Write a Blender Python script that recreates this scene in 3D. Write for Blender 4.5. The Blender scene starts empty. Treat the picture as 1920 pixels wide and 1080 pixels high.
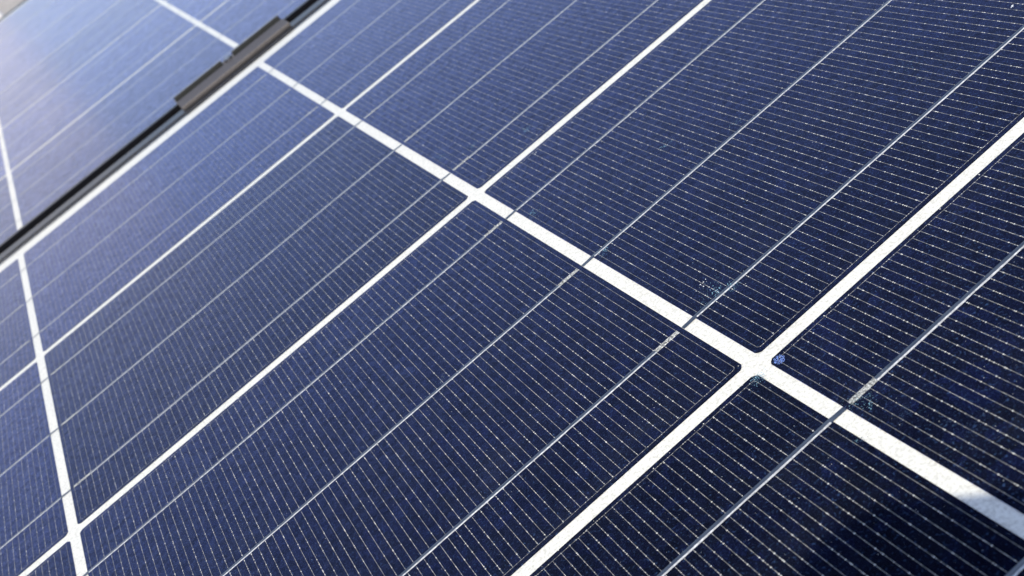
import bpy, bmesh, math, random
from mathutils import Vector, Matrix, noise
R = math.radians
random.seed(7)
scene = bpy.context.scene
C = scene.collection

# ------------------------------------------------------------------ camera
# world: x runs along the cell strings, y away from the viewer across the rows, z off the glass (metres)
CAM_P = Vector((-0.0610, -0.6828, 0.1612))
CAM_R = Vector((0.75345, -0.39032, -0.52912))
CAM_U = Vector((0.64550, 0.28603, 0.70818))
CAM_B = Vector((-0.12508, -0.87512, 0.46746))
cam_d = bpy.data.cameras.new('camera')
cam = bpy.data.objects.new('camera', cam_d)
C.objects.link(cam)
CAM_M = Matrix(((CAM_R.x, CAM_U.x, CAM_B.x, CAM_P.x), (CAM_R.y, CAM_U.y, CAM_B.y, CAM_P.y),
                (CAM_R.z, CAM_U.z, CAM_B.z, CAM_P.z), (0, 0, 0, 1)))
cam.matrix_world = CAM_M
cam_d.sensor_width = 36.0
cam_d.lens = 44.51
cam_d.clip_start = 0.005
cam_d.clip_end = 500.0
cam_d.dof.use_dof = True
cam_d.dof.focus_distance = 0.29
cam_d.dof.aperture_fstop = 36.0
scene.camera = cam

# ------------------------------------------------------------------ light
SUN_EL, SUN_AZ = R(55.3), R(-22.0)      # behind the viewer, a little to the left
S = Vector((math.sin(SUN_AZ) * math.cos(SUN_EL), -math.cos(SUN_AZ) * math.cos(SUN_EL), math.sin(SUN_EL)))
world = bpy.data.worlds.new('World')
scene.world = world
world.use_nodes = True
wn = world.node_tree
for n in list(wn.nodes):
    wn.nodes.remove(n)
sky = wn.nodes.new('ShaderNodeTexSky')
sky.sky_type = 'NISHITA'
sky.sun_disc = False
sky.sun_elevation = SUN_EL
sky.sun_rotation = math.atan2(S.x, S.y)
sky.air_density = 1.2
sky.dust_density = 0.6
sky.ozone_density = 2.5
tint = wn.nodes.new('ShaderNodeMix')
tint.data_type = 'RGBA'
tint.blend_type = 'MULTIPLY'
tint.inputs[0].default_value = 1.0
tint.inputs[7].default_value = (1.11, 0.965, 0.99, 1)
bg = wn.nodes.new('ShaderNodeBackground')
bg.inputs['Strength'].default_value = 0.13
wo = wn.nodes.new('ShaderNodeOutputWorld')
wn.links.new(sky.outputs[0], tint.inputs[6])
wn.links.new(tint.outputs[2], bg.inputs[0])
wn.links.new(bg.outputs[0], wo.inputs[0])

sun_d = bpy.data.lights.new('sun', 'SUN')
sun_d.energy = 2.6
sun_d.angle = R(0.53)
sun_d.color = (1.0, 0.925, 0.81)
sun = bpy.data.objects.new('sun', sun_d)
C.objects.link(sun)
sun.rotation_euler = S.to_track_quat('Z', 'Y').to_euler()
sun.location = (0, -3, 5)

vs = scene.view_settings
vs.view_transform = 'Standard'
vs.look = 'None'
vs.gamma = 1.0
vs.use_curve_mapping = False
vs.exposure = 0.48
scene.cycles.max_bounces = 8
scene.cycles.filter_width = 1.4
scene.cycles.transparent_max_bounces = 16
scene.cycles.sample_clamp_indirect = 4.0


# ------------------------------------------------------------------ material helpers
class NT:
    def __init__(self, name):
        self.m = bpy.data.materials.new(name)
        self.m.use_nodes = True
        self.t = self.m.node_tree
        for n in list(self.t.nodes):
            self.t.nodes.remove(n)
        self.out = self.n('ShaderNodeOutputMaterial')

    def n(self, kind, **kw):
        nd = self.t.nodes.new(kind)
        for k, v in kw.items():
            if k.startswith('i_'):
                nd.inputs[k[2:].replace('_', ' ')].default_value = v
            else:
                setattr(nd, k, v)
        return nd

    def l(self, a, b):
        self.t.links.new(a, b)

    def coord(self, scale=1.0, loc=(0, 0, 0), kind='Object', scl=None):
        tc = self.n('ShaderNodeTexCoord')
        mp = self.n('ShaderNodeMapping')
        mp.inputs['Scale'].default_value = scl or (scale, scale, scale)
        mp.inputs['Location'].default_value = loc
        self.l(tc.outputs[kind], mp.inputs['Vector'])
        return mp.outputs[0]

    def geo(self, scl):
        g = self.n('ShaderNodeNewGeometry')
        mp = self.n('ShaderNodeMapping')
        mp.inputs['Scale'].default_value = scl
        self.l(g.outputs['Position'], mp.inputs['Vector'])
        return mp.outputs[0]

    def noise(self, vec, scale=1.0, detail=2.0, rough=0.5):
        nd = self.n('ShaderNodeTexNoise')
        nd.inputs['Scale'].default_value = scale
        nd.inputs['Detail'].default_value = detail
        nd.inputs['Roughness'].default_value = rough
        self.l(vec, nd.inputs['Vector'])
        return nd.outputs[0]

    def ramp(self, fac, stops, interp='LINEAR'):
        r = self.n('ShaderNodeValToRGB')
        r.color_ramp.interpolation = interp
        e = r.color_ramp.elements
        while len(e) < len(stops):
            e.new(0.5)
        for i, (p, c) in enumerate(stops):
            e[i].position = p
            e[i].color = (c, c, c, 1) if isinstance(c, (int, float)) else (*c, 1)
        self.l(fac, r.inputs[0])
        return r.outputs[0]

    def mix(self, fac, a, b, mode='MIX'):
        m = self.n('ShaderNodeMix', data_type='RGBA', blend_type=mode)
        for sock, v in ((m.inputs[0], fac), (m.inputs[6], a), (m.inputs[7], b)):
            if isinstance(v, (int, float)):
                sock.default_value = v
            elif isinstance(v, tuple):
                sock.default_value = (*v, 1)
            else:
                self.l(v, sock)
        return m.outputs[2]

    def bump(self, h, strength=0.3, dist=0.0002):
        b = self.n('ShaderNodeBump')
        b.inputs['Strength'].default_value = strength
        b.inputs['Distance'].default_value = dist
        self.l(h, b.inputs['Height'])
        return b.outputs[0]

    def pbr(self, color, rough=0.5, metal=0.0, spec=0.5, normal=None):
        p = self.n('ShaderNodeBsdfPrincipled')
        for key, v in (('Base Color', color), ('Roughness', rough), ('Metallic', metal), ('Specular IOR Level', spec)):
            if isinstance(v, (int, float)):
                p.inputs[key].default_value = v
            elif isinstance(v, tuple):
                p.inputs[key].default_value = (*v, 1)
            else:
                self.l(v, p.inputs[key])
        if normal:
            self.l(normal, p.inputs['Normal'])
        self.l(p.outputs[0], self.out.inputs[0])
        return p


def mat_cell():
    t = NT('blue_silicon')
    info = t.n('ShaderNodeObjectInfo')
    g = t.geo((1, 1, 1))
    # crystal grains of the multicrystalline wafer
    v = t.n('ShaderNodeTexVoronoi', feature='F1')
    v.inputs['Scale'].default_value = 330.0
    warp = t.n('ShaderNodeTexNoise')
    warp.inputs['Scale'].default_value = 90.0
    t.l(g, warp.inputs['Vector'])
    add = t.n('ShaderNodeVectorMath', operation='MULTIPLY_ADD')
    add.inputs[1].default_value = (0.012, 0.012, 0.0)
    t.l(warp.outputs['Color'], add.inputs[0])
    t.l(g, add.inputs[2])
    t.l(add.outputs[0], v.inputs['Vector'])
    sep = t.n('ShaderNodeSeparateColor')
    t.l(v.outputs['Color'], sep.inputs[0])
    base = t.ramp(sep.outputs[0], [(0.0, (0.0026, 0.0033, 0.0085)), (0.5, (0.0033, 0.0043, 0.0125)), (0.85, (0.0037, 0.0052, 0.018)), (1.0, (0.0041, 0.0062, 0.025))])
    # large soft clouds and fine etched speckle
    cloud = t.ramp(t.noise(t.geo((55, 55, 55)), 1.0, 3.0, 0.6), [(0.3, 0.72), (0.7, 1.3)])
    c1 = t.mix(1.0, base, cloud, 'MULTIPLY')
    sp = t.ramp(t.noise(t.geo((2600, 2600, 2600)), 1.0, 2.0, 0.6), [(0.35, 0.55), (0.56, 1.0), (0.74, 3.2)])
    c2 = t.mix(1.0, c1, sp, 'MULTIPLY')
    sp2 = t.ramp(t.noise(t.geo((1500, 1500, 1500)), 1.0, 1.0, 0.5), [(0.60, (0, 0, 0)), (0.78, (0.022, 0.045, 0.095))])
    c3 = t.mix(1.0, c2, sp2, 'ADD')
    hv = t.n('ShaderNodeHueSaturation')
    mr = t.n('ShaderNodeMapRange')
    mr.inputs['To Min'].default_value = 0.78
    mr.inputs['To Max'].default_value = 1.18
    t.l(info.outputs['Random'], mr.inputs['Value'])
    t.l(mr.outputs[0], hv.inputs['Value'])
    t.l(c3, hv.inputs['Color'])
    pb = t.pbr(hv.outputs[0], rough=0.5, spec=0.0)
    # blue interference sheen of the anti-reflective coating
    gl = t.n('ShaderNodeBsdfGlossy')
    gl.inputs['Roughness'].default_value = 0.36
    grain = t.ramp(sep.outputs[1], [(0.0, (0.24, 0.275, 0.66)), (1.0, (0.37, 0.42, 0.86))])
    hv2 = t.n('ShaderNodeHueSaturation')
    t.l(mr.outputs[0], hv2.inputs['Value'])
    mott = t.ramp(t.noise(t.geo((420, 420, 420)), 1.0, 5.0, 0.7), [(0.38, 0.50), (0.50, 0.80), (0.62, 1.0)])
    t.l(t.mix(1.0, t.mix(0.6, grain, sp, 'MULTIPLY'), mott, 'MULTIPLY'), hv2.inputs['Color'])
    t.l(hv2.outputs[0], gl.inputs['Color'])
    fr = t.n('ShaderNodeFresnel')
    fr.inputs['IOR'].default_value = 1.9
    ar = t.n('ShaderNodeMapRange')          # anti-reflective: next to nothing when seen square on
    ar.inputs['From Min'].default_value = 0.104
    ar.inputs['From Max'].default_value = 0.47
    t.l(fr.outputs[0], ar.inputs['Value'])
    ms = t.n('ShaderNodeMixShader')
    t.l(ar.outputs[0], ms.inputs[0])
    t.l(pb.outputs[0], ms.inputs[1])
    t.l(gl.outputs[0], ms.inputs[2])
    t.l(ms.outputs[0], t.out.inputs[0])
    return t.m


def mat_silver(name, lo, hi, scale, bump=0.0):
    t = NT(name)
    n = t.noise(t.geo((scale, scale, scale)), 1.0, 2.0, 0.6)
    col = t.ramp(n, [(0.30, lo), (0.52, tuple((a * 0.55 + b * 0.45) for a, b in zip(lo, hi))), (0.68, hi)])
    nm = t.bump(n, bump, 0.0002) if bump else None
    t.pbr(col, rough=0.55, metal=0.15, spec=0.4, normal=nm)
    return t.m


def mat_tin():
    t = NT('tinned_ribbon')
    n = t.noise(t.geo((220, 1600, 1600)), 1.0, 2.0, 0.5)
    col = t.ramp(n, [(0.3, (0.22, 0.22, 0.22)), (0.7, (0.33, 0.325, 0.315))])
    t.pbr(col, rough=t.ramp(n, [(0.3, 0.28), (0.7, 0.42)]), metal=1.0, normal=t.bump(n, 0.10, 0.0001))
    return t.m


def mat_backsheet():
    t = NT('white_backsheet')
    n = t.noise(t.geo((1500, 1500, 1500)), 1.0, 2.5, 0.65)
    col = t.ramp(n, [(0.34, (0.69, 0.66, 0.56)), (0.52, (0.87, 0.84, 0.73)), (0.7, (0.92, 0.895, 0.79))])
    big = t.ramp(t.noise(t.geo((60, 60, 60)), 1.0, 2.0), [(0.3, 0.95), (0.7, 1.0)])
    t.pbr(t.mix(1.0, col, big, 'MULTIPLY'), rough=0.7, spec=0.2, normal=t.bump(n, 0.2, 0.0003))
    return t.m


GLASS_Z = 0.0012


def mat_glass_top():
    t = NT('textured_glass')
    tr = t.n('ShaderNodeBsdfTransparent')
    tr.inputs[0].default_value = (0.99, 0.995, 0.99, 1)
    gl = t.n('ShaderNodeBsdfGlossy')
    gl.inputs['Color'].default_value = (1, 1, 1, 1)
    n = t.noise(t.geo((650, 650, 650)), 1.0, 2.0, 0.5)
    dirt = t.noise(t.geo((38, 38, 38)), 1.0, 4.0, 0.6)
    t.l(t.ramp(dirt, [(0.3, 0.21), (0.7, 0.28)]), gl.inputs['Roughness'])
    b = t.bump(n, 0.05, 0.0003)
    t.l(b, gl.inputs['Normal'])
    fr = t.n('ShaderNodeFresnel')
    fr.inputs['IOR'].default_value = 1.31
    ar = t.n('ShaderNodeMapRange')          # anti-reflective surface
    ar.inputs['From Min'].default_value = 0.021
    t.l(fr.outputs[0], ar.inputs['Value'])
    mx = t.n('ShaderNodeMixShader')
    geo = t.n('ShaderNodeNewGeometry')      # light leaving the pane is not bent here, so it must not be totally reflected
    inv_b = t.n('ShaderNodeMath', operation='SUBTRACT')
    inv_b.inputs[0].default_value = 1.0
    t.l(geo.outputs['Backfacing'], inv_b.inputs[1])
    mul = t.n('ShaderNodeMath', operation='MULTIPLY')
    t.l(ar.outputs[0], mul.inputs[0])
    t.l(inv_b.outputs[0], mul.inputs[1])
    t.l(mul.outputs[0], mx.inputs[0])
    t.l(tr.outputs[0], mx.inputs[1])
    t.l(gl.outputs[0], mx.inputs[2])
    # thin uneven film of dried rain and dust
    film = t.n('ShaderNodeBsdfDiffuse')
    film.inputs['Color'].default_value = (0.42, 0.50, 0.62, 1)
    patch = t.ramp(t.noise(t.geo((24, 60, 24)), 1.0, 6.0, 0.68), [(0.46, 0.0), (0.60, 0.005), (0.75, 0.022)])
    mf = t.n('ShaderNodeMixShader')
    t.l(patch, mf.inputs[0])
    t.l(mx.outputs[0], mf.inputs[1])
    t.l(film.outputs[0], mf.inputs[2])
    t.l(mf.outputs[0], t.out.inputs[0])
    return t.m


def mat_clear():
    t = NT('clear_glass_body')
    tr = t.n('ShaderNodeBsdfTransparent')
    tr.inputs[0].default_value = (0.99, 0.995, 0.99, 1)
    t.l(tr.outputs[0], t.out.inputs[0])
    return t.m


def mat_plain(name, lo, hi, scale, rough=0.5, metal=0.0, spec=0.5, bump=0.0, dist=0.0005, detail=4.0):
    t = NT(name)
    n = t.noise(t.geo((scale, scale, scale)), 1.0, detail, 0.6)
    col = t.ramp(n, [(0.3, lo), (0.7, hi)])
    t.pbr(col, rough=rough, metal=metal, spec=spec, normal=t.bump(n, bump, dist) if bump else None)
    return t.m


M_CELL = mat_cell()
M_FINGER = mat_silver('silver_paste_lines', (0.08, 0.077, 0.07), (0.38, 0.365, 0.335), 1000)
M_BEAD = mat_silver('bright_paste_blobs', (0.66, 0.62, 0.54), (0.90, 0.86, 0.76), 900)
M_PAD = mat_silver('silver_solder_pad', (0.05, 0.05, 0.04), (0.86, 0.84, 0.75), 1700, 0.9)
M_FILLET = mat_silver('bright_solder_seam', (0.46, 0.45, 0.43), (0.93, 0.91, 0.86), 1200, 0.8)
M_TIN = mat_tin()
M_SHEET = mat_backsheet()
M_GLASS = mat_glass_top()
M_CLEAR = mat_clear()
M_FRAME = mat_plain('black_anodised_frame', (0.006, 0.006, 0.007), (0.012, 0.012, 0.014), 900, rough=0.28, metal=0.0, spec=0.55, bump=0.1)
M_CLAMP = mat_plain('dull_grey_aluminium', (0.088, 0.078, 0.068), (0.125, 0.112, 0.098), 700, rough=0.48, metal=0.25, spec=0.5, bump=0.15)
M_CLAMP_SHADE = mat_plain('olive_black_shade', (0.022, 0.023, 0.019), (0.036, 0.036, 0.030), 900, rough=0.5, bump=0.1)  # dark colour standing in for the shade in the clamp channel
M_STEEL = mat_plain('bolt_steel', (0.22, 0.22, 0.23), (0.34, 0.34, 0.34), 900, rough=0.3, metal=1.0)
M_RAIL = mat_plain('rail_aluminium', (0.30, 0.30, 0.31), (0.42, 0.42, 0.43), 400, rough=0.4, metal=0.9)
M_GROUND = mat_plain('pale_gravel', (0.34, 0.31, 0.27), (0.52, 0.49, 0.44), 22, rough=0.9, spec=0.2, bump=0.5, dist=0.02, detail=8)
M_PLASTER = mat_plain('pale_plaster', (0.82, 0.81, 0.78), (0.89, 0.88, 0.85), 6, rough=0.9, spec=0.2, bump=0.3, dist=0.01)
M_COPING = mat_plain('stone_coping', (0.42, 0.40, 0.36), (0.55, 0.52, 0.48), 9, rough=0.85, spec=0.2, bump=0.4, dist=0.01)
M_BODY = mat_plain('black_camera_plastic', (0.018, 0.018, 0.019), (0.03, 0.03, 0.032), 1600, rough=0.5, bump=0.25)
M_LENS = mat_plain('lens_barrel_metal', (0.08, 0.08, 0.085), (0.12, 0.12, 0.125), 800, rough=0.35, metal=0.8)
M_STAIN = mat_plain('teal_residue', (0.03, 0.12, 0.19), (0.32, 0.58, 0.66), 2500, rough=0.5)
M_FILM = mat_plain('blue_film_specks', (0.006, 0.022, 0.06), (0.03, 0.09, 0.17), 2500, rough=0.5)
M_BLUE = mat_plain('blue_blister', (0.008, 0.03, 0.30), (0.30, 0.48, 0.95), 1900, rough=0.4, bump=0.6)
M_DUST = mat_plain('pale_dust', (0.45, 0.50, 0.52), (0.80, 0.82, 0.80), 3000, rough=0.8, spec=0.2)
M_SMEAR = mat_plain('olive_smear', (0.10, 0.12, 0.10), (0.24, 0.27, 0.23), 2500, rough=0.7)


# ------------------------------------------------------------------ object helpers
def link(name, me, parent=None, mat=None):
    o = bpy.data.objects.new(name, me)
    C.objects.link(o)
    if mat is not None and me is not None and not me.materials:
        me.materials.append(mat)
    if parent is not None:
        o.parent = parent
    return o


def thing(name, label, cat, loc=(0, 0, 0), group=None):
    o = bpy.data.objects.new(name, None)
    o.empty_display_size = 0.02
    C.objects.link(o)
    o.location = loc
    o['label'] = label
    o['category'] = cat
    if group:
        o['group'] = group
    return o


def to_mesh(bm, name, smooth=False):
    bmesh.ops.recalc_face_normals(bm, faces=bm.faces)
    me = bpy.data.meshes.new(name)
    bm.to_mesh(me)
    bm.free()
    if smooth:
        for p in me.polygons:
            p.use_smooth = True
    return me


def box(bm, x0, x1, y0, y1, z0, z1, bevel=0.0, seg=1):
    r = bmesh.ops.create_cube(bm, size=1.0)
    vs_ = r['verts']
    for v in vs_:
        v.co = Vector((x0 + (v.co.x + .5) * (x1 - x0), y0 + (v.co.y + .5) * (y1 - y0), z0 + (v.co.z + .5) * (z1 - z0)))
    if bevel:
        es = list({e for v in vs_ for e in v.link_edges})
        bmesh.ops.bevel(bm, geom=es, offset=bevel, segments=seg, affect='EDGES', profile=0.5)


def extrude_poly(bm, pts, axis_len0, axis_len1, plane='yz'):
    """prism of a 2-D outline; plane 'yz' runs along x, 'xy' runs along z"""
    def P(a, b, c):
        return (c, a, b) if plane == 'yz' else (a, b, c)
    lo = [bm.verts.new(P(a, b, axis_len0)) for a, b in pts]
    hi = [bm.verts.new(P(a, b, axis_len1)) for a, b in pts]
    n = len(pts)
    bm.faces.new(lo)
    bm.faces.new(hi)
    for i in range(n):
        bm.faces.new((lo[i], lo[(i + 1) % n], hi[(i + 1) % n], hi[i]))


def cyl(bm, p0, p1, r0, r1=None, n=20):
    r1 = r0 if r1 is None else r1
    d = Vector(p1) - Vector(p0)
    m = Matrix.Translation((Vector(p0) + Vector(p1)) / 2) @ d.to_track_quat('Z', 'Y').to_matrix().to_4x4()
    bmesh.ops.create_cone(bm, cap_ends=True, segments=n, radius1=r0, radius2=r1, depth=d.length, matrix=m)


MM = 0.001
PU, PV = 160.67 * MM, 159.45 * MM          # cell pitch
LU, LV = 156.95 * MM, 155.15 * MM          # cell size
CH = 1.15 * MM                              # cell corner chamfer
NCOL, NROW = 10, 6


# ------------------------------------------------------------------ cell meshes (local origin: cell centre, top face at z = 0)
def chamfered(hx, hy, c):
    k = c * 0.42
    return [(hx - c, -hy), (hx - k, -hy + k), (hx, -hy + c), (hx, hy - c), (hx - k, hy - k), (hx - c, hy),
            (-hx + c, hy), (-hx + k, hy - k), (-hx, hy - c), (-hx, -hy + c), (-hx + k, -hy + k), (-hx + c, -hy)]


bm = bmesh.new()
extrude_poly(bm, chamfered(LU / 2, LV / 2, CH), -0.30 * MM, 0.0, 'xy')
ME_CELL = to_mesh(bm, 'solar_cell')
ME_CELL.materials.append(M_CELL)


def strip_bm(bm, a, b, w, z0, z1):
    """a low printed line with sloping flanks from a to b"""
    a = Vector((*a, 0)); b = Vector((*b, 0))
    d = (b - a).normalized()
    s = Vector((-d.y, d.x, 0)) * (w / 2)
    top = s * 0.55
    q = [a + s, a - s, b - s, b + s]
    t = [a + top, a - top, b - top, b + top]
    lo = [bm.verts.new((v.x, v.y, z0)) for v in q]
    hi = [bm.verts.new((v.x, v.y, z1)) for v in t]
    bm.faces.new(hi)
    for i in range(4):
        bm.faces.new((lo[i], lo[(i + 1) % 4], hi[(i + 1) % 4], hi[i]))


def finger_mesh():
    bm = bmesh.new()
    ins = 1.4 * MM
    hx, hy = LU / 2 - ins, LV / 2 - ins
    n = 67
    for i in range(n + 1):
        x = -hx + 2 * hx * i / n
        e = 0.5 * MM if i in (0, n) else 0.0
        strip_bm(bm, (x, -hy + e), (x, hy - e), 0.135 * MM, 0.0, 0.010 * MM)
    ring = chamfered(hx, hy, 0.6 * MM)
    for i in range(len(ring)):
        a, b = ring[i], ring[(i + 1) % len(ring)]
        if abs(a[0] - b[0]) < 1e-6 and abs(a[0]) > hx - 1e-6:
            continue
        strip_bm(bm, a, b, 0.14 * MM, 0.0, 0.012 * MM)
    # blobs of paste that catch the light along the printed lines
    rb = random.Random(77)
    for i in range(1, n):
        x = -hx + 2 * hx * i / n
        y = -hy
        while y < hy - 0.4 * MM:
            y += rb.choice((0.35, 0.5, 0.7, 1.0, 1.6, 2.8)) * rb.uniform(0.8, 1.2) * MM
            q = rb.choice((0.08, 0.09, 0.10, 0.11, 0.14, 0.20)) * MM
            c = [bm.verts.new((x + a * q * 0.9, y + b * q * 1.3, 0.004 * MM)) for a, b in ((1, 0), (0, 1), (-1, 0), (0, -1))]
            t = bm.verts.new((x, y, 0.028 * MM))
            for k in range(4):
                bm.faces.new((c[k], c[(k + 1) % 4], t)).material_index = 1
    for i, (y0, sg) in enumerate(((-hy, 1), (hy, 1))):
        x = -hx
        while x < hx - 0.4 * MM:
            x += rb.uniform(0.4, 1.8) * MM
            q = rb.uniform(0.08, 0.15) * MM
            c = [bm.verts.new((x + a * q * 1.2, y0 + b * q, 0.004 * MM)) for a, b in ((1, 0), (0, 1), (-1, 0), (0, -1))]
            t = bm.verts.new((x, y0, 0.028 * MM))
            for k in range(4):
                bm.faces.new((c[k], c[(k + 1) % 4], t)).material_index = 1
    me = to_mesh(bm, 'finger_grid')
    me.materials.append(M_FINGER)
    me.materials.append(M_BEAD)
    return me


ME_FINGER = finger_mesh()


def ribbon_mesh(direction):
    """flat tinned ribbon with a solder seam along its near edge; ends 8 mm short on the pad side,
    on the other side it crosses the gap and dives under the next cell"""
    prof = [(0.66, 0.006), (0.62, 0.038), (0.56, 0.048), (-0.28, 0.048), (-0.42, 0.041), (-0.58, 0.025), (-0.75, 0.006)]
    w = LU / 2 / MM
    gap = (PU - LU) / MM
    st = [(-w + 8.2, 0.0)]
    k = 40
    for i in range(1, k + 1):
        st.append((-w + 8.2 + (2 * w - 8.6) * i / k, 0.0))
    st += [(w + 0.2, -0.02), (w + gap * 0.5, -0.13), (w + gap - 0.05, -0.17)]
    bm = bmesh.new()
    rows = []
    rnd = random.Random(11)
    for j, (x, dz) in enumerate(st):
        jit = 0.0 if j > k else rnd.uniform(-0.03, 0.03)
        fl = rnd.uniform(0.88, 1.10)
        row = []
        for q, (y, z) in enumerate(prof):
            yy = y * (fl if q > 3 else 1.0) + jit
            zz = z
            if j > k:                       # bare ribbon over the gap: no solder seam
                yy = max(yy, -0.62) + (0.0 if q < 6 else 0.0)
            if q in (0, 6) and j > k:
                zz = 0.04
            row.append(bm.verts.new((direction * x * MM, yy * MM, (zz + dz) * MM)))
        rows.append(row)
    for j in range(len(rows) - 1):
        for q in range(len(prof) - 1):
            f = bm.faces.new((rows[j][q], rows[j + 1][q], rows[j + 1][q + 1], rows[j][q + 1]))
            f.material_index = 1 if (q >= 3 and j < k) else 0
            f.smooth = q >= 3
    bm.faces.new(rows[0])
    bm.normal_update()
    bmesh.ops.recalc_face_normals(bm, faces=bm.faces)
    up = sum(f.normal.z for f in bm.faces)
    if up < 0:
        bmesh.ops.reverse_faces(bm, faces=bm.faces)
    me = bpy.data.meshes.new('ribbon')
    bm.to_mesh(me)
    bm.free()
    me.materials.append(M_TIN)
    me.materials.append(M_FILLET)
    return me


def pad_mesh(direction):
    """bare printed busbar end: a crimped, lumpy silver strip"""
    bm = bmesh.new()
    w = LU / 2 / MM
    nx, ny = 15, 5
    rnd = random.Random(5)
    grid = []
    for i in range(nx + 1):
        row = []
        for j in range(ny + 1):
            x = -w + 1.25 + 7.1 * i / nx
            y = -0.78 + 1.5 * j / ny
            edge = j in (0, ny) or i in (0, nx)
            z = 0.012 if edge else 0.05 + (0.075 if (i + j) % 2 == 0 else 0.0) + rnd.uniform(-0.015, 0.015)
            row.append(bm.verts.new((direction * x * MM, y * MM, z * MM)))
        grid.append(row)
    for i in range(nx):
        for j in range(ny):
            bm.faces.new((grid[i][j], grid[i + 1][j], grid[i + 1][j + 1], grid[i][j + 1]))
    bmesh.ops.recalc_face_normals(bm, faces=bm.faces)
    if sum(f.normal.z for f in bm.faces) < 0:
        bmesh.ops.reverse_faces(bm, faces=bm.faces)
    me = bpy.data.meshes.new('solder_pad')
    bm.to_mesh(me)
    bm.free()
    me.materials.append(M_PAD)
    return me


ME_RIB = {1: ribbon_mesh(1), -1: ribbon_mesh(-1)}
ME_PAD = {1: pad_mesh(1), -1: pad_mesh(-1)}


# ------------------------------------------------------------------ solar panel
FR_TOP = 1.9 * MM
FR_BOT = -38 * MM
X0, X1 = -NCOL / 2 * PU, NCOL / 2 * PU
Y_FAR = 12.8 * MM                          # inner edge of the far frame rail (white border before it)
Y_NEAR = -(NROW - 1) * PV - 156 * MM - 1.0 * MM
XB = 13 * MM
FW, FN = 10.5 * MM, 4.0 * MM


def make_panel(label, loc, group):
    root = thing('solar_panel', label, 'solar panel', (loc[0], loc[1], loc[2] + FR_BOT), group)
    dz = -FR_BOT

    def part(name, bm_or_me, mat=None, xyz=(0, 0, 0), parent=root):
        me = bm_or_me if isinstance(bm_or_me, bpy.types.Mesh) else to_mesh(bm_or_me, name)
        o = link(name, me, parent, mat)
        o.location = xyz
        return o
    # frame rails, butted at the corners
    xa, xb = X0 - XB, X1 + XB
    for (a, b, c, d) in ((xa - FW, xb + FW, Y_FAR, Y_FAR + FW), (xa - FW, xb + FW, Y_NEAR - FN, Y_NEAR),
                         (xa - FW, xa, Y_NEAR + 0.0001, Y_FAR - 0.0001), (xb, xb + FW, Y_NEAR + 0.0001, Y_FAR - 0.0001)):
        bm = bmesh.new()
        box(bm, a, b, c, d, 0.0, FR_TOP + dz, 0.35 * MM, 2)
        part('frame_rail', bm, M_FRAME)
    g = 0.05 * MM
    bm = bmesh.new()
    box(bm, xa + g, xb - g, Y_NEAR + g, Y_FAR - g, dz - 0.75 * MM, dz - 0.2 * MM)
    part('backsheet', bm, M_SHEET)
    bm = bmesh.new()
    box(bm, xa + g, xb - g, Y_NEAR + g, Y_FAR - g, dz + 0.45 * MM, dz + GLASS_Z)
    bm.faces.ensure_lookup_table()
    me = to_mesh(bm, 'glass_pane')
    me.materials.append(M_CLEAR)
    me.materials.append(M_GLASS)
    for p in me.polygons:
        if p.normal.z > 0.9:
            p.material_index = 1
    glass = part('glass_pane', me)
    cells = {}
    for r in range(NROW):
        d = -1 if r % 2 == 0 else 1
        for i in range(NCOL):
            cx = X0 + (i + 0.5) * PU
            cy = -(r * PV + 78 * MM)
            jx, jy = random.uniform(-.12, .12) * MM, random.uniform(-.12, .12) * MM
            c = part('solar_cell', ME_CELL, None, (cx + jx, cy + jy, dz))
            cells[(i - NCOL // 2, r)] = c
            f = part('finger_grid', ME_FINGER, None, (0, 0, 0), c)
            f['kind'] = 'stuff'
            for k in (-1, 0, 1):
                part('ribbon', ME_RIB[d], None, (0, -k * 52 * MM, 0), c)
                part('solder_pad', ME_PAD[d], None, (0, -k * 52 * MM, 0), c)
    return root, glass, cells


GRP = 'black framed solar panels mounted edge to edge'
panel, glass, cells = make_panel('dark blue solar panel in front, filling most of the picture in sharp focus', (0, 0, 0), GRP)
far_panel, far_glass, far_cells = make_panel('hazy pale blue solar panel behind the black gap, out of focus', (2 * MM, (49 * MM) - (Y_NEAR + 1 * MM), -1.1 * MM), GRP)

# ------------------------------------------------------------------ marks lying on the near glass
GZ = GLASS_Z - FR_BOT


def blob(bm, x, y, z, r, h, rnd, n=7):
    c = bm.verts.new((x, y, z + h))
    ring = []
    ph = rnd.uniform(0, 6.28)
    for k in range(n):
        a = ph + 2 * math.pi * k / n
        rr = r * rnd.uniform(0.6, 1.25)
        ring.append(bm.verts.new((x + math.cos(a) * rr, y + math.sin(a) * rr, z)))
    for k in range(n):
        bm.faces.new((c, ring[k], ring[(k + 1) % n]))


def smudge(u, v, su, sv, count, size, mat, seed, ang=0.0, name='smudge', label=None, parent=None, z=GZ, off=(0, 0)):
    rnd = random.Random(seed)
    bm = bmesh.new()
    for _ in range(count):
        a, b = rnd.gauss(0, 1) * su, rnd.gauss(0, 1) * sv
        x = u + a * math.cos(ang) - b * math.sin(ang)
        y = -(v) + a * math.sin(ang) + b * math.cos(ang)
        blob(bm, x * MM - off[0], y * MM - off[1], z, size * rnd.uniform(0.4, 1.3) * MM, size * 0.35 * MM, rnd)
    o = link(name, to_mesh(bm, name), parent or glass, mat)
    if label:
        o['label'] = label
    return o


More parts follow.
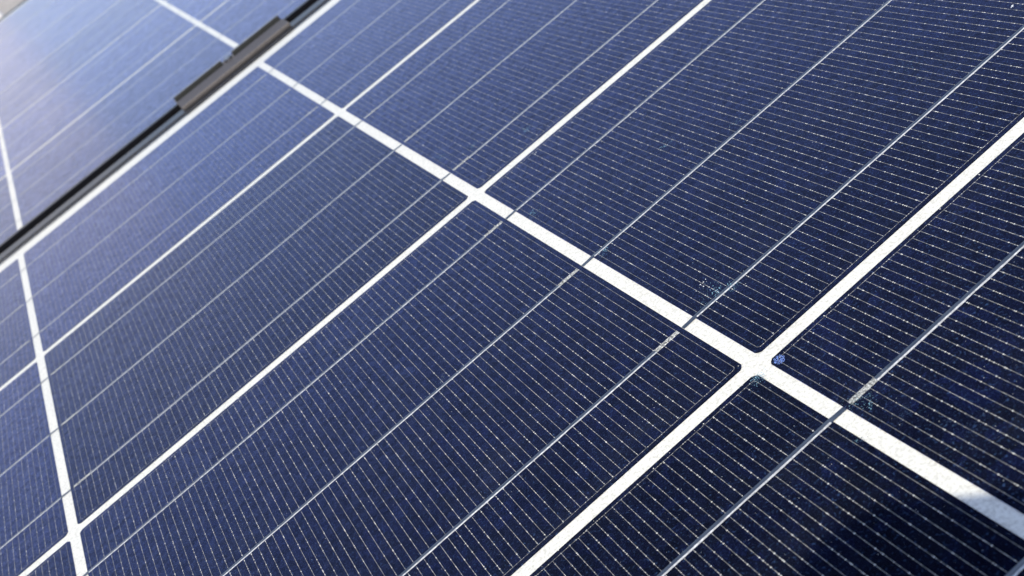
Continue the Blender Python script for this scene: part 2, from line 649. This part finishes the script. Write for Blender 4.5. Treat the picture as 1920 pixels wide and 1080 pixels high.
smudge(9.5, 443, 1.3, 0.5, 9, 0.16, M_DUST, 1, 0.1)
smudge(9.3, 449.0, 1.3, 0.8, 30, 0.13, M_STAIN, 2, 0.9)
smudge(12.5, 450.5, 1.0, 0.3, 16, 0.12, M_STAIN, 3, 0.9)
smudge(3.4, 356, 1.0, 0.5, 14, 0.14, M_STAIN, 4, 0.8)
smudge(4.6, 400, 1.1, 0.45, 16, 0.13, M_STAIN, 5, -0.2)
smudge(27.8, 306.3, 0.7, 0.9, 9, 0.17, M_STAIN, 6)
smudge(4.5, 276, 1.0, 2.2, 16, 0.12, M_STAIN, 7, 0.2)
smudge(14.5, 287, 1.6, 1.0, 12, 0.12, M_STAIN, 8, 0.5)
smudge(41.1, 378, 0.9, 0.7, 12, 0.12, M_STAIN, 9)
smudge(-2.6, 481.6, 0.9, 0.45, 30, 0.12, M_STAIN, 10, -0.3)
smudge(4.6, 509.4, 0.9, 0.4, 16, 0.11, M_STAIN, 11, 0.8)
smudge(-3.0, 514.3, 0.6, 0.25, 9, 0.10, M_STAIN, 12, -0.4)
smudge(8.4, 526, 1.4, 0.6, 20, 0.11, M_FILM, 13, -0.6)
smudge(85, 439, 0.4, 1.2, 14, 0.16, M_SMEAR, 14, 0.2)
smudge(113.6, 441, 0.5, 0.2, 4, 0.24, M_DUST, 15, 0.7)
smudge(21.5, 325.5, 0.35, 0.15, 4, 0.22, M_DUST, 16, 0.7)
smudge(-74, 300, 5, 0.6, 22, 0.12, M_SMEAR, 17, 1.0)
smudge(-48, 395, 4, 0.5, 26, 0.10, M_SMEAR, 18, 1.1)
for (u, v, su, sv, ct, sd) in ((4.5, 507, 1.1, 1.4, 60, 31), (6.5, 517, 1.6, 0.7, 50, 32), (9.5, 531, 2.2, 0.8, 60, 33), (-3.0, 482.4, 1.2, 0.8, 60, 34), (9.0, 447, 2.6, 1.4, 70, 35),
                               (12.8, 452, 1.3, 0.6, 40, 36), (4.0, 357, 1.6, 1.0, 40, 37), (4.6, 401, 1.6, 0.8, 40, 38), (-2.5, 515, 1.0, 0.6, 30, 39), (62, 412, 2.2, 1.8, 40, 40), (30, 330, 2.0, 3.0, 30, 41),
                               (28.0, 306, 1.5, 1.6, 40, 42), (41.5, 378, 1.6, 1.2, 36, 43), (13.5, 287, 1.8, 1.2, 36, 44), (4.3, 276, 1.6, 2.6, 36, 45), (56, 395, 1.2, 1.4, 24, 46), (88, 430, 1.6, 2.0, 30, 47), (-52, 398, 2.6, 1.2, 36, 48)):
    smudge(u, v, su, sv, ct, 0.08, M_FILM if sd in (32, 33, 39, 40, 41) else M_STAIN, sd, 0.5)
# dust flecks all over the near glass
rnd = random.Random(23)
bm = bmesh.new()
for _ in range(5200):
    u, v = rnd.uniform(-190, 125), rnd.uniform(240, 560)
    blob(bm, u * MM, -v * MM, GZ, rnd.choice((0.03, 0.035, 0.04, 0.05, 0.06, 0.09)) * MM, 0.02 * MM, rnd, 4)
for _ in range(700):
    u, v = rnd.uniform(-400, 200), rnd.uniform(0, 240)
    blob(bm, u * MM, -v * MM, GZ, rnd.uniform(0.05, 0.13) * MM, 0.03 * MM, rnd, 4)
dust = link('dust', to_mesh(bm, 'dust'), glass, M_DUST)
dust['kind'] = 'stuff'

# blue blister in the corner of one cell
cb = cells[(0, 3)]
rnd = random.Random(3)
bm = bmesh.new()
cx, cy = cb.location.x, cb.location.y
for _ in range(150):
    a, q = rnd.uniform(0, 6.28), math.sqrt(rnd.uniform(0, 1)) * 1.25
    blob(bm, (3.5 + math.cos(a) * q) * MM - cx, -(480.65 + math.sin(a) * q * 1.15) * MM - cy, 0.02 * MM, rnd.uniform(0.06, 0.14) * MM, 0.05 * MM, rnd, 6)
bl = link('blister', to_mesh(bm, 'blister'), cb, M_BLUE)
bl['label'] = 'bright blue blistered spot in the corner of one cell'

# ------------------------------------------------------------------ mid clamp on the two frames
clamp = thing('panel_clamp', 'grey aluminium clamp gripping both panel frames across the black gap', 'clamp', (-9.5 * MM, 32.5 * MM, 2 * MM))
ya, yb = -16.0, 12.5                         # relative to the clamp centre line, mm (towards the viewer is negative)
prof = [(ya, 0.05), (ya, 1.5), (ya + 0.6, 2.1), (-2.4, 3.1), (-1.8, 2.7), (-1.8, -10), (4.0, -10), (4.0, 1.6), (4.4, 2.0), (yb - 0.5, 1.9), (yb, 1.5),
        (yb, -0.95), (6.6, -0.95), (6.6, -12.5), (-6.4, -12.5), (-6.4, 0.05)]
bm = bmesh.new()
extrude_poly(bm, [(a * MM, b * MM) for a, b in prof], -37.5 * MM, 37.5 * MM, 'yz')
link('channel', to_mesh(bm, 'channel'), clamp, M_CLAMP)
for xa_, xb_ in ((-37.2, -3.9), (3.9, 37.2)):  # upright dark strips added to draw the shaded slit of the channel
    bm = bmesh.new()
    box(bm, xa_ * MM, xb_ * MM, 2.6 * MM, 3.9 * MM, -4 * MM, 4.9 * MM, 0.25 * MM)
    link('shade_strip', to_mesh(bm, 'shade_strip'), clamp, M_CLAMP_SHADE)
bm = bmesh.new()
cyl(bm, (0, 1.1 * MM, -10 * MM), (0, 1.1 * MM, -8.6 * MM), 2.85 * MM, n=24)
link('washer', to_mesh(bm, 'washer'), clamp, M_STEEL)
bm = bmesh.new()
cyl(bm, (0, 1.1 * MM, -8.6 * MM), (0, 1.1 * MM, 4.0 * MM), 2.6 * MM, n=24)
cyl(bm, (0, 1.1 * MM, -42 * MM), (0, 1.1 * MM, -12.6 * MM), 2.6 * MM, n=16)
bolt = link('bolt', to_mesh(bm, 'bolt'), clamp, M_STEEL)
bm = bmesh.new()
cyl(bm, (0, 1.1 * MM, 4.0 * MM), (0, 1.1 * MM, 4.7 * MM), 2.5 * MM, 2.3 * MM, n=6)
link('hex_cap', to_mesh(bm, 'hex_cap'), bolt, M_STEEL)

# ------------------------------------------------------------------ rack below the panels
rack = thing('mounting_rack', 'aluminium rails and posts carrying the panels from below', 'rack', (0, 0, -0.80))
for x in (-9.5 * MM - 0.45, -9.5 * MM, -9.5 * MM + 0.45):
    bm = bmesh.new()
    box(bm, x - 0.02, x + 0.02, -0.99, 1.02, 0.715, 0.7598, 0.002)
    link('rail', to_mesh(bm, 'rail'), rack, M_RAIL)
for x in (-0.4595, 0.4405):
    for y in (-0.6, 0.7):
        bm = bmesh.new()
        box(bm, x - 0.018, x + 0.018, y - 0.018, y + 0.018, 0.0, 0.7148, 0.003)
        link('post', to_mesh(bm, 'post'), rack, M_RAIL)
bm = bmesh.new()
for y in (-0.6, 0.7):
    box(bm, -0.44, 0.42, y - 0.015, y + 0.015, 0.66, 0.69, 0.002)
link('cross_bar', to_mesh(bm, 'cross_bar'), rack, M_RAIL)

# ------------------------------------------------------------------ what lies beyond the far panel
bm = bmesh.new()
n = 24
for i in range(n + 1):
    for j in range(n + 1):
        x, y = -150 + 300 * i / n, -150 + 300 * j / n
        bm.verts.new((x, y, -0.80 + (0.25 * noise.noise(Vector((x * .03, y * .03, 0))) if max(abs(x), abs(y)) > 26 else 0.0)))
bm.verts.ensure_lookup_table()
for i in range(n):
    for j in range(n):
        a = i * (n + 1) + j
        bm.faces.new((bm.verts[a], bm.verts[a + n + 1], bm.verts[a + n + 2], bm.verts[a + 1]))
ground = link('ground', to_mesh(bm, 'ground', True), None, M_GROUND)
ground['kind'] = 'structure'

wall = thing('garden_wall', 'pale plastered wall blurred beyond the far panel edge in the corner', 'wall', (-3.1, 7.4, -0.80))
bm = bmesh.new()
box(bm, -3.0, 2.75, 0.0, 0.24, 0.0, 2.85, 0.008)
link('plaster_face', to_mesh(bm, 'plaster_face'), wall, M_PLASTER)
bm = bmesh.new()
box(bm, -3.03, 2.78, -0.03, 0.27, 2.851, 2.92, 0.01)
link('coping', to_mesh(bm, 'coping'), wall, M_COPING)

# ------------------------------------------------------------------ camera added out of frame for the photographer (casts the corner shadow)
pc = thing('stand_in_camera', 'black stand-in camera on a stubby tripod, added out of frame to cast the corner shadow', 'camera')
TM = CAM_M @ Matrix.Translation((0, 0, 0.016))
pc.matrix_world = TM


def cam_part(name, bm, mat, parent=pc, smooth=False):
    return link(name, to_mesh(bm, name, smooth), parent, mat)


def rounded(hx, hy, r, k=7):
    pts = []
    for sx, sy, a0 in ((1, 1, 0), (-1, 1, 90), (-1, -1, 180), (1, -1, 270)):
        for i in range(k + 1):
            a = R(a0 + 90 * i / k)
            pts.append((sx * (hx - r) + math.cos(a) * r, sy * (hy - r) + math.sin(a) * r))
    return pts


bm = bmesh.new()
extrude_poly(bm, [(x, y) for x, y in rounded(0.060, 0.0435, 0.021)], 0.006, 0.036, 'xy')
body = cam_part('body', bm, M_BODY)
bm = bmesh.new()
cyl(bm, (0, 0, 0.0062), (0, 0, -0.012), 0.019, 0.017, 32)
barrel = cam_part('lens_barrel', bm, M_LENS)
bm = bmesh.new()
cyl(bm, (0.030, 0.0437, 0.020), (0.030, 0.0467, 0.020), 0.006, 0.0055, 20)
cam_part('shutter_button', bm, M_LENS)
bm = bmesh.new()
box(bm, -0.041, -0.023, 0.016, 0.025, 0.0045, 0.0058, 0.001)
cam_part('flash_window', bm, M_PLASTER)
inv = TM.inverted()
hub_w = TM @ Vector((0, -0.0445, 0.022))
hub2 = Vector((hub_w.x, hub_w.y, hub_w.z)) - CAM_U * 0.016
bm = bmesh.new()
cyl(bm, inv @ hub_w, inv @ hub2, 0.009, 0.009, 20)
cam_part('tripod_head', bm, M_LENS)
for f in ((-0.165, -0.730), (0.015, -0.775), (-0.10, -0.86)):
    bm = bmesh.new()
    cyl(bm, inv @ (hub2 + Vector((0, 0, 0.004))), inv @ Vector((f[0], f[1], GLASS_Z + 0.003)), 0.004, 0.003, 12)
    lg = cam_part('leg', bm, M_LENS)
    bm = bmesh.new()
    cyl(bm, inv @ Vector((f[0], f[1], GLASS_Z + 0.0002)), inv @ Vector((f[0], f[1], GLASS_Z + 0.005)), 0.005, 0.004, 12)
    cam_part('rubber_foot', bm, M_BODY, lg)
